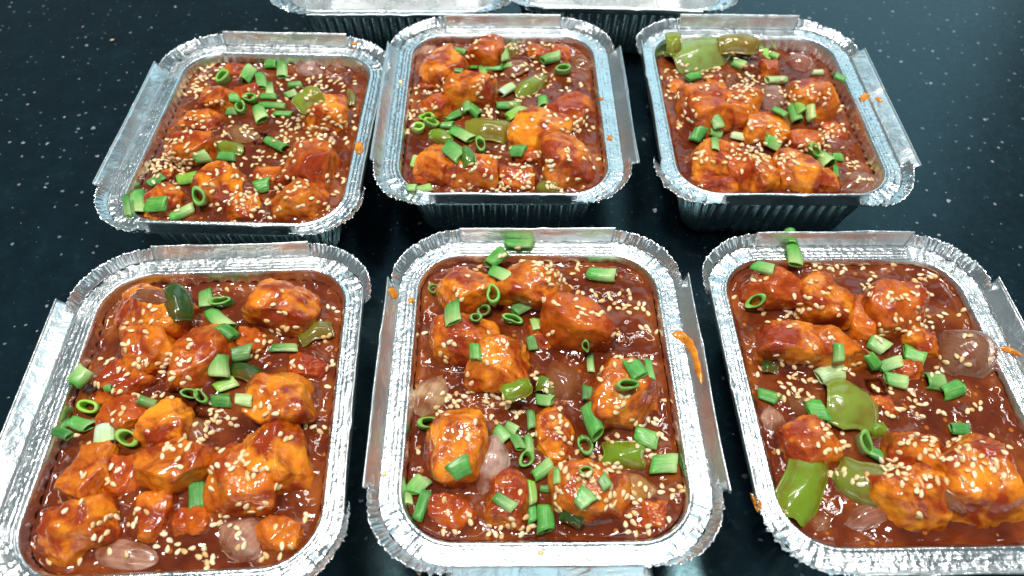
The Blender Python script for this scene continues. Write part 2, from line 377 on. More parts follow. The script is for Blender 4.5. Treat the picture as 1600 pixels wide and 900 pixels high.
CH['BL'] = [(540,322,120,90,0,.6,1), (472,402,135,90,0,.4,.8), (395,510,185,90,0,.25,1), (650,302,95,60,0,.05,.8), (958,372,165,150,-10,.8,1.1),
 (920,570,190,180,10,.2,1.1), (535,640,175,140,-10,.8,1), (725,612,95,80,0,.35,.7), (330,705,130,115,0,.5,.9), (842,765,200,130,0,.4,1),
 (625,775,125,95,0,.7,.7), (605,215,80,40,0,.1,.8), (275,605,60,70,0,.5,.6), (300,775,90,50,0,.4,.5)]
CH['BC'] = [(290,240,150,150,15,.75,1.1), (450,188,140,105,0,.2,1.1), (390,325,190,120,-5,.7,1.1), (250,392,125,90,0,.15,.9), (272,602,140,140,10,.55,1),
 (395,662,185,120,0,.4,.9), (562,692,125,80,0,.35,.7), (645,480,200,150,20,1,1.15), (775,410,140,140,25,.2,1), (798,625,180,200,-10,.6,1.2),
 (720,178,65,60,0,.15,.9), (640,192,80,50,0,.2,.7), (165,655,90,60,0,.1,.5), (235,318,80,50,0,.3,.6), (620,570,130,60,0,.1,.5)]
CH['BR'] = [(215,392,165,175,0,.3,1.2), (318,318,70,85,0,.85,.9), (400,392,145,135,5,.4,1.1), (502,460,145,110,15,.7,1), (700,348,150,140,0,.45,1.1),
 (243,578,150,135,0,.8,1.1), (388,600,130,155,0,.15,1.1), (500,662,130,140,-15,.8,1.1), (622,648,150,145,15,.85,1.1), (712,680,115,90,0,.7,.9),
 (640,505,140,85,0,.15,.8), (512,248,62,65,0,.2,1.2), (330,708,160,50,0,.4,.5), (155,310,60,50,0,.4,.7), (780,470,90,90,0,.1,.5)]
# onion: cx, cy, w, h, vein angle (image deg), colour key ; pepper the same
PINK, PALE, BROWN, AMBER = (.66, .33, .22), (.74, .46, .24), (.34, .12, .04), (.62, .28, .06)
ON = {}
ON['FL'] = [(320,845,215,95,8,PINK), (630,800,140,120,-50,PINK), (512,525,75,120,75,BROWN), (385,170,110,40,10,BROWN)]
ON['FC'] = [(200,445,90,125,-60,PALE), (346,622,105,165,-80,(.74,.50,.40)), (530,412,120,125,60,BROWN), (712,675,135,85,10,AMBER)]
ON['FR'] = [(690,340,165,140,40,(.33,.15,.08)), (280,472,125,50,30,BROWN), (203,505,60,70,80,PINK), (445,745,175,75,-25,(.42,.17,.11)), (328,768,60,60,-40,BROWN), (650,700,120,50,40,BROWN)]
ON['BL'] = [(880,215,120,45,5,(.60,.36,.30)), (630,462,190,75,15,(.40,.20,.07)), (990,215,90,40,0,BROWN)]
ON['BC'] = [(243,190,60,60,-60,PINK), (560,252,110,60,-20,BROWN), (800,230,90,60,30,BROWN)]
ON['BR'] = [(522,362,125,100,15,(.48,.26,.21)), (842,665,160,95,-15,(.40,.19,.12)), (745,515,110,55,10,(.42,.14,.11)), (620,232,125,60,10,(.45,.17,.12))]
G1, G2, G3, G4 = (.17, .27, .014), (.24, .30, .03), (.17, .15, .016), (.03, .075, .01)
PE = {}
PE['FL'] = [(465,190,75,100,80,G4), (640,368,90,55,10,G4), (822,265,95,50,-20,G3)]
PE['FC'] = [(412,432,78,55,-20,G1), (492,422,60,48,20,(.12,.22,.02)), (680,600,112,72,5,G1), (552,752,60,45,20,G4)]
PE['FR'] = [(387,468,128,130,10,(.22,.29,.035)), (281,665,118,205,-68,G1), (425,670,140,115,15,(.20,.24,.03)), (468,535,40,40,0,G1), (195,375,40,35,0,G4)]
PE['BL'] = [(880,332,110,60,-30,G2), (580,512,125,48,5,G1), (1048,322,35,70,85,G3)]
PE['BC'] = [(612,322,120,60,-30,(.20,.27,.03)), (455,482,170,80,0,(.23,.22,.018)), (285,510,90,50,20,G1), (548,190,45,40,0,G3), (376,582,60,75,70,(.07,.2,.02)), (680,692,75,60,0,(.22,.21,.02))]
PE['BR'] = [(258,205,205,115,-18,(.25,.36,.09)), (400,160,150,55,0,(.25,.20,.03)), (165,160,60,60,0,G2)]
# scallion: cx, cy, w, h, axis angle in the picture (deg, clockwise), kind t tube / r ring, colour d dark g green l lime p pale
S = {}
S['FL'] = [(539,183,40,48,85,'t','g'), (587,195,58,38,-10,'r','d'), (572,240,62,48,40,'t','g'), (592,268,52,42,35,'t','d'), (630,325,65,45,-12,'t','d'), (742,308,75,32,-3,'t','d'), (569,355,58,62,88,'t','g'),
 (590,405,62,40,-22,'t','l'), (500,430,50,35,10,'r','d'), (530,440,45,40,50,'r','d'), (578,447,56,40,3,'t','d'), (638,446,46,44,5,'t','p'), (216,388,68,58,-45,'t','g'), (380,452,52,35,20,'t','d'),
 (242,462,70,46,15,'r','l'), (215,508,62,42,20,'t','g'), (280,543,60,64,88,'t','p'), (343,545,62,56,30,'r','l'), (519,690,50,88,86,'t','g'), (165,530,48,30,20,'t','d'), (285,412,22,16,0,'t','d')]  # second to last entry: a dark reflection, built as a scallion tube
S['FC'] = [(420,70,80,38,-3,'t','g'), (362,108,52,45,-40,'t','g'), (374,148,58,46,25,'t','g'), (352,198,50,66,80,'r','g'), (330,238,36,32,0,'r','d'), (308,260,32,34,0,'r','d'), (252,245,46,54,86,'t','g'), (210,182,30,28,0,'r','d'),
 (425,228,52,42,-30,'t','g'), (405,263,65,40,12,'r','g'), (463,271,30,32,70,'t','l'), (451,315,26,40,75,'t','d'), (310,340,32,42,86,'t','g'), (627,150,75,44,6,'t','g'), (586,320,28,38,80,'r','d'), (597,370,24,48,86,'t','d'),
 (594,443,34,38,88,'t','d'), (606,512,52,88,70,'t','g'), (583,577,46,52,70,'r','g'), (712,384,46,54,55,'t','g'), (745,383,22,52,78,'t','g'), (685,427,62,40,-6,'r','g'), (483,463,46,44,10,'t','g'), (451,510,24,48,85,'t','d'),
 (193,522,64,46,-5,'r','g'), (270,630,58,52,-28,'t','g'), (735,555,68,50,28,'t','g'), (780,622,70,60,-3,'t','g'), (375,548,42,46,48,'t','g'), (402,530,36,30,30,'t','g'), (415,565,34,50,60,'t','g'), (446,575,25,55,84,'t','g'),
 (435,612,40,46,-50,'r','g'), (478,637,62,38,-38,'t','g'), (515,650,20,42,88,'t','g'), (490,684,36,20,0,'t','g'), (451,690,24,62,88,'t','l'), (451,742,24,52,86,'t','g'), (383,718,66,34,30,'t','d'), (488,760,50,70,88,'t','g'),
 (580,710,62,44,45,'t','g'), (590,642,40,30,0,'r','d'), (633,665,32,38,60,'t','g'), (168,675,50,54,-50,'t','g'), (177,725,34,82,-72,'t','g'), (140,700,22,50,85,'t','d')]
S['FR'] = [(183,133,55,42,10,'t','g'), (162,213,72,42,-32,'r','g'), (245,55,34,40,85,'t','g'), (257,100,42,54,80,'t','g'), (345,393,70,52,-18,'t','p'), (369,340,30,50,88,'t','g'), (465,325,56,46,30,'t','g'), (450,358,34,44,52,'t','g'),
 (497,372,66,38,-18,'t','g'), (557,350,62,46,25,'t','g'), (512,412,62,44,12,'t','g'), (605,415,50,50,4,'t','g'), (650,440,54,46,-18,'t','g'), (192,452,58,36,20,'t','g'), (312,483,52,58,8,'t','g'), (428,575,48,70,60,'r','g'),
 (468,600,48,40,28,'t','g'), (670,534,50,44,3,'t','g')]
S['BL'] = [(563,262,75,52,-38,'r','g'), (650,243,52,64,-60,'t','g'), (704,265,42,55,82,'t','g'), (740,200,50,45,0,'t','g'), (782,220,45,80,88,'t','g'), (735,295,34,50,86,'t','d'), (832,280,56,34,0,'t','g'), (815,315,46,40,-20,'t','g'),
 (730,323,65,32,2,'t','g'), (597,327,48,38,0,'t','g'), (660,333,62,38,10,'r','g'), (630,372,54,58,80,'r','g'), (588,380,40,40,0,'t','d'), (700,392,56,64,70,'t','g'), (745,357,110,30,4,'t','g'), (785,387,75,25,0,'t','g'),
 (760,508,85,52,25,'t','g'), (473,548,62,54,-10,'t','g'), (567,552,82,46,6,'t','g'), (708,664,60,62,-15,'t','g'), (305,640,72,44,-32,'t','g'), (423,640,80,58,-8,'t','l'), (470,697,62,76,70,'r','g'), (235,732,64,108,86,'t','g'),
 (308,732,84,66,-3,'t','g'), (405,768,108,54,-30,'t','g'), (192,735,30,80,86,'t','d')]
S['BC'] = [(353,194,46,28,12,'t','g'), (518,205,34,48,85,'t','l'), (403,250,36,20,0,'t','g'), (437,265,30,38,80,'t','g'), (475,253,78,22,-4,'t','g'), (522,246,54,25,-10,'t','g'), (690,222,78,58,-20,'t','g'), (731,270,80,46,0,'r','g'),
 (523,340,60,46,-30,'t','p'), (657,380,38,45,86,'t','g'), (347,265,36,22,0,'t','d'), (530,397,95,38,-3,'t','g'), (555,428,72,64,-25,'t','l'), (326,433,75,42,-25,'t','g'), (378,400,40,40,80,'t','g'), (405,415,60,46,40,'t','g'),
 (235,437,65,36,0,'r','l'), (245,470,60,45,0,'r','l'), (195,487,50,45,0,'r','l'), (305,470,50,40,0,'t','g'), (360,505,95,64,28,'t','g'), (330,570,72,74,35,'t','g'), (430,550,48,64,72,'r','g'), (565,563,62,54,0,'t','g'),
 (215,705,70,40,-10,'t','l'), (172,698,40,34,0,'t','g'), (182,602,26,46,-70,'t','l')]
S['BR'] = [(398,240,50,44,12,'t','g'), (238,283,55,42,-15,'t','g'), (498,190,26,56,80,'t','l'), (528,208,34,36,20,'t','l'), (536,297,75,42,-3,'t','p'), (685,265,40,25,0,'t','p'), (548,410,60,40,25,'t','g'), (603,418,54,66,70,'t','g'),
 (624,390,42,48,70,'t','l'), (660,408,36,60,88,'t','p'), (320,442,44,58,65,'t','g'), (258,487,50,64,-60,'t','g'), (316,483,50,38,15,'t','g'), (314,525,36,46,82,'t','g'), (403,497,62,46,15,'t','p'), (522,516,64,50,28,'t','g'),
 (662,548,62,70,50,'r','g'), (712,588,72,56,48,'t','g'), (752,570,42,36,0,'t','g'), (750,622,28,46,85,'t','g'), (765,285,46,30,20,'t','g')]
# sesame clusters: cx, cy, count
Q = {}
Q['FL'] = '390 215 6 360 260 6 335 240 2 375 340 6 320 310 4 290 345 2 330 370 3 445 375 6 465 340 4 440 330 4 500 300 3 480 395 2 590 155 1 735 160 1 730 215 6 760 250 4 690 285 5 720 270 4 670 315 4 865 205 4 850 280 3 860 350 3 770 355 3 855 408 1 560 490 14 540 515 6 690 470 5 715 465 2 600 500 4 505 545 6 480 560 4 435 570 3 470 605 2 745 540 3 810 510 2 835 525 2 580 575 2 600 610 6 640 600 5 640 580 2 680 630 4 650 640 3 555 625 2 555 660 2 710 660 2 300 625 2 215 632 2 290 655 3 212 707 1 175 730 1 290 750 3 250 765 2 270 790 4 355 735 4 345 770 3 425 790 1 435 825 4 470 830 3 495 822 1 590 745 2 560 765 2 645 720 3 680 720 3 615 770 2 635 820 2 620 790 1 530 840 3 545 870 3 560 850 2 690 850 2 740 815 2 735 850 2 720 775 1 800 755 2 205 862 1 130 862 1 285 835 1 330 845 1 410 825 1 250 400 2 275 340 2 300 425 2 320 462 2 285 495 2 215 550 2 350 430 2 410 440 2 445 435 1 420 350 2 440 570 3'
Q['FC'] = '430 100 5 480 130 8 500 150 10 470 115 5 520 160 4 560 130 3 590 105 3 385 100 2 310 130 2 290 150 1 262 190 3 330 170 1 275 205 1 640 205 3 600 190 4 580 230 4 520 210 2 490 205 2 550 180 4 620 240 3 690 215 12 710 235 4 655 225 2 750 225 2 740 285 5 665 290 2 575 245 2 500 290 2 235 345 3 240 310 3 180 290 1 295 405 2 345 290 1 385 310 2 340 365 1 355 450 9 300 440 3 250 460 10 225 490 5 270 455 2 210 470 1 385 460 2 410 495 3 460 400 3 505 410 2 487 437 1 520 485 4 510 500 2 530 530 3 550 565 3 460 545 2 625 395 2 680 350 3 660 370 1 675 455 3 665 480 2 700 515 2 720 520 2 780 460 1 755 505 3 780 555 4 750 590 2 705 570 2 640 560 2 665 545 1 540 600 6 530 630 2 610 610 6 640 625 8 660 635 4 600 650 3 590 660 2 520 690 2 510 710 2 520 730 2 555 660 2 630 700 5 640 720 4 660 690 4 690 700 3 720 685 3 715 710 3 740 685 2 785 690 2 805 685 2 825 690 3 700 750 3 705 790 2 745 780 2 795 760 1 690 770 2 235 710 1 240 740 1 295 747 1 300 765 1 165 590 1 302 560 2 305 515 1 340 780 2 360 795 3 420 690 1 410 760 2 430 790 4 440 770 2 395 775 1 230 790 1 255 788 1 350 510 2'
Q['FR'] = '340 110 6 380 130 3 350 130 4 450 150 8 435 165 3 520 110 2 575 115 5 590 150 3 560 170 3 580 145 2 605 195 2 565 185 2 305 160 3 340 190 3 290 200 5 275 220 4 240 240 4 270 245 2 330 215 2 180 240 3 210 258 2 250 270 2 160 160 3 190 150 1 107 200 1 395 235 2 450 200 2 490 205 3 520 205 2 545 210 2 515 250 3 540 270 8 560 255 6 590 240 4 620 240 2 590 265 4 490 270 3 480 300 3 310 325 2 350 300 1 215 355 3 265 380 2 290 375 2 170 390 2 240 435 9 265 440 4 295 440 3 255 410 3 300 410 3 400 390 3 415 370 2 465 430 2 500 430 2 550 440 2 560 465 3 575 470 2 520 480 3 500 500 2 580 500 2 630 490 2 610 385 4 630 370 3 680 355 4 690 300 2 680 235 2 750 355 1 720 470 3 705 485 2 340 530 3 345 550 4 330 560 2 380 540 1 380 570 4 370 585 2 340 585 2 355 640 3 215 590 1 440 650 2 415 660 3 385 640 2 500 600 5 510 630 10 530 640 5 545 570 3 560 545 3 590 565 3 600 560 4 620 590 4 590 590 3 635 605 3 560 680 3 570 740 2 600 660 4 620 660 3 540 665 2 490 630 3 650 570 2 670 560 3 690 580 3 680 600 4 715 630 3 700 650 3 735 565 2 790 580 2 760 620 3 775 640 2 720 610 3 705 670 1'
Q['BL'] = '490 235 10 450 270 14 510 230 6 435 300 5 470 290 6 545 330 3 510 340 2 450 390 6 470 420 5 430 440 3 390 470 3 370 490 3 425 500 3 360 510 3 370 570 26 350 560 10 400 580 8 330 570 6 280 580 4 620 250 2 690 300 2 650 300 3 770 280 4 780 310 4 820 240 3 920 265 10 960 260 6 980 285 6 1000 260 4 1050 275 4 860 290 4 880 320 4 850 400 6 840 430 5 740 380 4 770 420 6 800 440 10 790 470 10 830 470 4 900 465 10 930 460 8 960 490 4 1000 430 5 990 420 3 950 390 4 900 370 3 930 350 3 980 350 2 1060 420 3 1070 380 2 1045 470 2 955 510 2 690 550 5 720 530 5 700 560 4 830 520 4 820 540 3 765 560 3 590 425 6 620 450 4 660 450 3 600 590 2 640 560 3 620 625 3 515 600 3 510 650 4 530 490 2 570 460 3 690 630 3 790 610 2 840 640 4 820 670 2 770 670 5 790 690 4 850 660 3 955 625 2 1005 630 4 980 690 2 940 720 3 640 700 10 620 710 5 660 690 3 715 720 4 680 745 2 740 765 2 770 740 2 660 785 2 690 805 2 590 800 2 565 720 4 580 690 2 370 670 3 330 655 1 300 600 3 310 620 2 380 740 2 510 730 1 420 800 2 850 730 4'
Q['BC'] = '420 150 3 400 210 3 470 150 2 580 160 6 600 150 6 620 165 5 570 185 3 540 175 3 690 180 2 610 215 4 610 240 3 640 255 5 660 270 4 540 300 3 650 285 3 690 315 4 745 310 2 740 345 4 790 320 2 640 355 2 590 370 3 570 360 4 680 410 3 700 435 3 410 340 4 420 310 3 470 300 2 430 360 2 290 295 3 280 325 3 190 315 2 245 345 2 195 365 3 170 410 3 210 405 3 155 440 4 160 485 2 250 400 2 455 400 5 440 420 4 465 415 3 735 470 3 770 465 3 785 455 2 800 480 2 835 480 2 830 420 2 760 440 2 500 550 4 480 590 3 520 550 2 455 575 2 570 630 6 565 620 3 605 610 2 620 660 3 650 570 3 690 610 4 680 600 3 755 570 3 815 550 2 820 580 2 765 650 2 760 595 2 475 650 4 490 690 6 500 700 4 540 690 4 580 690 4 610 700 3 380 695 3 330 710 2 450 710 2 675 680 6 690 700 5 670 715 4 720 710 2 405 620 2 410 600 2 860 605 2 345 670 2'
Q['BR'] = '430 155 1 365 150 3 220 255 3 150 265 4 180 270 4 310 255 10 330 265 6 280 265 4 400 210 4 370 215 3 430 240 3 440 290 14 430 320 14 460 280 6 410 280 4 395 315 3 440 375 5 380 365 3 500 325 2 540 340 4 570 340 8 600 350 5 620 310 4 575 365 4 650 330 4 670 330 3 690 360 3 720 340 2 180 350 3 215 355 3 250 355 3 235 425 4 205 410 2 190 455 3 255 410 2 285 320 2 140 290 3 130 345 2 540 460 4 550 480 3 450 460 2 560 500 3 470 530 8 450 560 10 460 590 8 490 570 6 520 585 5 550 570 4 580 575 3 600 580 3 440 540 5 400 540 4 410 560 3 385 530 2 345 575 2 290 570 3 265 555 3 270 590 2 700 500 10 715 490 5 720 520 5 700 470 4 690 540 4 730 460 3 770 460 3 800 380 3 770 395 2 600 520 2 600 555 3 805 590 5 810 605 3 825 590 2 850 655 4 865 655 2 380 705 1 640 540 2'

# ------------------------------------------------------------------ labels that single out
PENDING = []
def where(t, p):
    d = Vector((p.x * 1000 - t['x'], p.y * 1000 - t['y'])); d.rotate(Matrix.Rotation(-R(t['a']), 2))
    u, v_ = d.x / 52, d.y / 62
    r_ = 'back' if v_ > .38 else ('front' if v_ < -.42 else ''); c_ = 'left' if u < -.38 else ('right' if u > .38 else '')
    if r_ and c_: return '%s %s corner' % (r_, c_)
    if r_: return '%s edge' % r_
    if c_: return '%s side' % c_
    return 'middle'
def pend(o, look, cat, t, p, group): PENDING.append((o, look, cat, where(t, p), t['nm'], group, p.copy()))
ORD = ['first', 'second', 'third', 'fourth', 'fifth', 'sixth', 'seventh', 'eighth', 'ninth', 'tenth']
def settle():
    by = {}
    for e in PENDING: by.setdefault((e[1], e[3], e[4]), []).append(e)
    for (look, loc, nm), es in by.items():
        base = '%s at %s of %s' % (look, loc, nm)
        es.sort(key=lambda e: (e[6] - CAM).dot(cr) / depth(e[6]))
        for i, e in enumerate(es):
            n = len(es)
            if n == 1: l = base
            elif n == 2: l = base + (', the left one' if i == 0 else ', the right one')
            else: l = base + ', %s from left' % ORD[min(i, 9)]
            tag(e[0], l, e[2], e[5])

# ------------------------------------------------------------------ food builders
def sphere_cube(n):
    key = {}; V = []; Fc = []
    def vid(p):
        k = tuple(round(c * n) for c in p)
        if k not in key: key[k] = len(V); V.append(Vector(p))
        return key[k]
    for ax in range(3):
        for sg in (-1, 1):
            for i in range(n):
                for j in range(n):
                    q = []
                    for (a, b) in ((i, j), (i + 1, j), (i + 1, j + 1), (i, j + 1)):
                        p = [0, 0, 0]; p[ax] = sg; p[(ax + 1) % 3] = -1 + 2 * a / n; p[(ax + 2) % 3] = -1 + 2 * b / n
                        q.append(vid(p))
                    Fc.append(tuple(q if sg > 0 else q[::-1]))
    return V, Fc
CUBE = sphere_cube(22)
def chunk_mesh(a, b, h, seed, lump):
    out = []; rng = random.Random(int(seed * 91)); cuts = []
    for _ in range(8):
        n_ = Vector((rng.uniform(-1, 1), rng.uniform(-1, 1), rng.uniform(-.1, .9))).normalized()
        cuts.append((n_, rng.uniform(.88, 1.18) * math.sqrt((n_.x * a) ** 2 + (n_.y * b) ** 2 + (n_.z * h) ** 2)))
    for p in CUBE[0]:
        e = 5.8
        k = (abs(p.x) ** e + abs(p.y) ** e + abs(p.z) ** e) ** (-1 / e)
        q = Vector((p.x * k * a, p.y * k * b, p.z * k * h)); nn = Vector((q.x / a ** 2, q.y / b ** 2, q.z / h ** 2)).normalized()
        s = Vector((seed, seed * .7, seed * 1.3)); m = min(a, b)
        for n_, d_ in cuts:
            ex = q.dot(n_) - d_
            if ex > 0: q = q - n_ * ex * .95
        d = noise.noise(q * (1.0 / (m * .95)) + s) * m * .17 * lump - abs(noise.noise(q * .14 + s * 2)) * 1.7 * lump + noise.noise(q * .30 + s * 3) * .8 * lump + noise.noise(q * .6 + s) * .50 + noise.noise(q * 1.2 + s) * .28 + .6
        q = q + nn * d
        q.x += q.y * .12 * math.sin(seed * 3); q.y += q.z * .15 * math.cos(seed * 5)
        out.append(q * .001)
    return out, CUBE[1]
BV = {}
def add_bvh(key, o, V, Fc, M):
    vs, fs = BV.setdefault(key, ([], [])); b = len(vs)
    vs.extend([M @ Vector(v) for v in V]); fs.extend([tuple(i + b for i in f) for f in Fc])
def zpx(key, x, y):
    ox, oy, s = TR[key]['z']; return ox + x / s, oy + y / s
def place(o, M): o.matrix_world = M
LOOKG = lambda g: 'dark red sauced' if g < .18 else ('reddish orange glazed' if g < .42 else ('orange glazed' if g < .68 else 'golden orange'))

for key in CH:
    t = TR[key]; zs = RIM - t['s'] * .001; fp = []
    s = t['z'][2]
    for i, (cx, cy, w_, h_, yaw, gold, hf) in enumerate(CH[key]):
        px, py = zpx(key, cx, cy)
        d = depth(on_plane(px, py, zs)); mpp = d / F_PX * 1000 / s
        al = PITCH + math.atan((py - 450) / F_PX)
        wm = w_ * mpp * 1.03; vis = min(14.0, .47 * wm) * hf
        dm = max(.6 * wm, min(1.7 * wm, (h_ * mpp - vis * math.cos(al) * .6) / math.sin(al)))
        p = on_plane(px, py, zs + vis * .00050)
        H = max(vis * 1.9, min(wm, dm) * .62); sd = i * 3.7 + t['seed']
        # stay clear of the foil wall
        loc2 = Vector((p.x * 1000 - t['x'], p.y * 1000 - t['y'])); loc2.rotate(Matrix.Rotation(-R(t['a']), 2))
        dp = t['s'] + max(0, H - vis) * .7; mx, my = W2 - 4.2 - dp * TAPER - wm * .52, L2 - 4.2 - dp * TAPER - dm * .52
        loc2.x = max(-mx, min(mx, loc2.x)); loc2.y = max(-my, min(my, loc2.y))
        loc2.rotate(Matrix.Rotation(R(t['a']), 2)); p.x = (loc2.x + t['x']) * .001; p.y = (loc2.y + t['y']) * .001
        V, Fc = chunk_mesh(wm / 2, dm / 2, H / 2, sd, .75 if hf > .6 else 1.0)
        p.z = zs + (vis - H / 2) * .001
        rng = random.Random(int(sd * 100))
        M = Matrix.Translation(p) @ Matrix.Rotation(R(-yaw + rng.uniform(-6, 6)), 4, 'Z') @ Matrix.Rotation(R(rng.uniform(-9, 9)), 4, 'X') @ Matrix.Rotation(R(rng.uniform(-9, 9)), 4, 'Y')
        o = mesh_obj('fried_chunk', V, Fc, CHUNK); place(o, M)
        o.color = (.42 + .42 * gold, .045 + .165 * gold, .003 + .008 * gold, .2 + .75 * gold)
        size = 'large ' if wm > 25 else ('small ' if wm < 15 else '')
        pend(o, size + LOOKG(gold) + ' fried chunk', 'fried chunk', t, p, 'glazed fried chunks in the trays')
        add_bvh(key, o, V, Fc, M)
        fp.append((p.x, p.y, wm / 2, dm / 2, R(-yaw)))
    # sauce surface
    o_w = -1.2 - (t['s'] - 2.6) * .249 + .06
    bound = rr_path(o_w, .8); NT_ = 92; V = []; Fc = []; sd = t['seed']
    ca, sa = math.cos(R(t['a'])), math.sin(R(t['a']))
    for j in range(NT_ + 1):
        q = (j / NT_) ** .62
        for (x, y, nx, ny, s_, cw) in bound:
            X, Y = x * q, y * q
            wx, wy = X * ca - Y * sa + t['x'], X * sa + Y * ca + t['y']
            z = 1.3 * n1(X * .075, Y * .075, sd) + .75 * n1(X * .15, Y * .15, sd + 4) + .20 * n1(X * .34, Y * .34, sd + 8) + 1.2 * max(0, n1(X * .30, Y * .30, sd + 15) - .28) + .05 * n1(X * .9, Y * .9, sd)
            lift = 0
            for (fx, fy, a, b, yw) in fp:
                dx, dy = wx - fx * 1000, wy - fy * 1000
                ex, ey = dx * math.cos(-yw) - dy * math.sin(-yw), dx * math.sin(-yw) + dy * math.cos(-yw)
                rr = math.sqrt((ex / a) ** 2 + (ey / b) ** 2); dd = (rr - 1) * min(a, b)
                if dd < 8: lift = max(lift, (1.9 + 1.6 * n1(wx * .12, wy * .12, sd)) * math.exp(-max(0, dd) / 2.0))
            z += lift
            z += 1.1 * max(0, (q - .96) / .04) ** 2
            V.append((X * .001, Y * .001, zs + z * .001))
    nb = len(bound)
    for j in range(NT_):
        for i in range(nb):
            k = (i + 1) % nb
            if j == 0: Fc.append((nb + i, nb + k, 0))
            else: Fc.append((j * nb + i, (j + 1) * nb + i, (j + 1) * nb + k, j * nb + k))
    M = Matrix.Translation((t['x'] * .001, t['y'] * .001, 0)) @ Matrix.Rotation(R(t['a']), 4, 'Z')
    o = mesh_obj('sauce', V, [f[::-1] if j0 < nb else f for j0, f in enumerate(Fc)], SAUCE); place(o, M)
    tag(o, 'glossy dark red brown sauce filling the ' + t['nm'], 'sauce', 'sauce in the trays')
    add_bvh(key, o, V, Fc, M)
    t['bvh0'] = BVHTree.FromPolygons(*BV[key])

def hit(key, px, py, which='bvh0'):
    t = TR[key]; h = t[which].ray_cast(CAM, ray(px, py))
    if h[0] is None:
        return on_plane(px, py, RIM + .0008), Vector((0, 0, 1))
    n = h[1] if h[1].dot(ray(px, py)) < 0 else -h[1]
    return h[0], n
def frame(key, cx, cy, ang, half, soft=.5, which='bvh0'):
    """surface point, softened normal, tangent along the picture angle, half length in m"""
    px, py = zpx(key, cx, cy); p, n = hit(key, px, py, which)
    n = (n * (1 - soft) + Vector((0, 0, 1)) * soft).normalized()
    s = TR[key]['z'][2]; dx, dy = math.cos(R(ang)) * half / s, math.sin(R(ang)) * half / s
    d = ray(px + dx, py + dy); dn = d.dot(n)
    e = CAM + d * ((p - CAM).dot(n) / dn) if abs(dn) > .15 else p + cr * dx / F_PX * depth(p)
    ax = e - p; L = ax.length; ax = (ax - n * ax.dot(n)).normalized()
    return p, n, ax, L
def basis(p, x, z):
    y = z.cross(x).normalized(); z = x.cross(y).normalized()
    return Matrix(((x.x, y.x, z.x, p.x), (x.y, y.y, z.y, p.y), (x.z, y.z, z.z, p.z), (0, 0, 0, 1)))

def shell(nu, nv, top, thick):
    """closed curved sheet: top(u, v) -> Vector (mm); the underside is pushed down by thick with a rounded edge"""
    V = []; Fc = []
    for side in (0, 1):
        for i in range(nu + 1):
            for j in range(nv + 1):
                u, v = -1 + 2 * i / nu, -1 + 2 * j / nv
                p = top(u, v); e = max(abs(u), abs(v)); th = thick * (1 - max(0, (e - .75) / .25) ** 2 * .9)
                V.append(p + Vector((0, 0, (0 if side == 0 else -th) - (thick - th) * .5 * (1 - side) + (thick - th) * 0)))
    m = nv + 1; off = (nu + 1) * m
    for i in range(nu):
        for j in range(nv):
            a = (i * m + j, (i + 1) * m + j, (i + 1) * m + j + 1, i * m + j + 1)
            Fc.append(a); Fc.append(tuple(q + off for q in a[::-1]))
    for i in range(nu):
        for j in (0, nv):
            a = (i * m + j, (i + 1) * m + j, (i + 1) * m + j + off, i * m + j + off); Fc.append(a if j else a[::-1])
    for j in range(nv):
        for i in (0, nu):
            a = (i * m + j, i * m + j + 1, i * m + j + 1 + off, i * m + j + off); Fc.append(a[::-1] if i else a)
    return [v * .001 for v in V], Fc

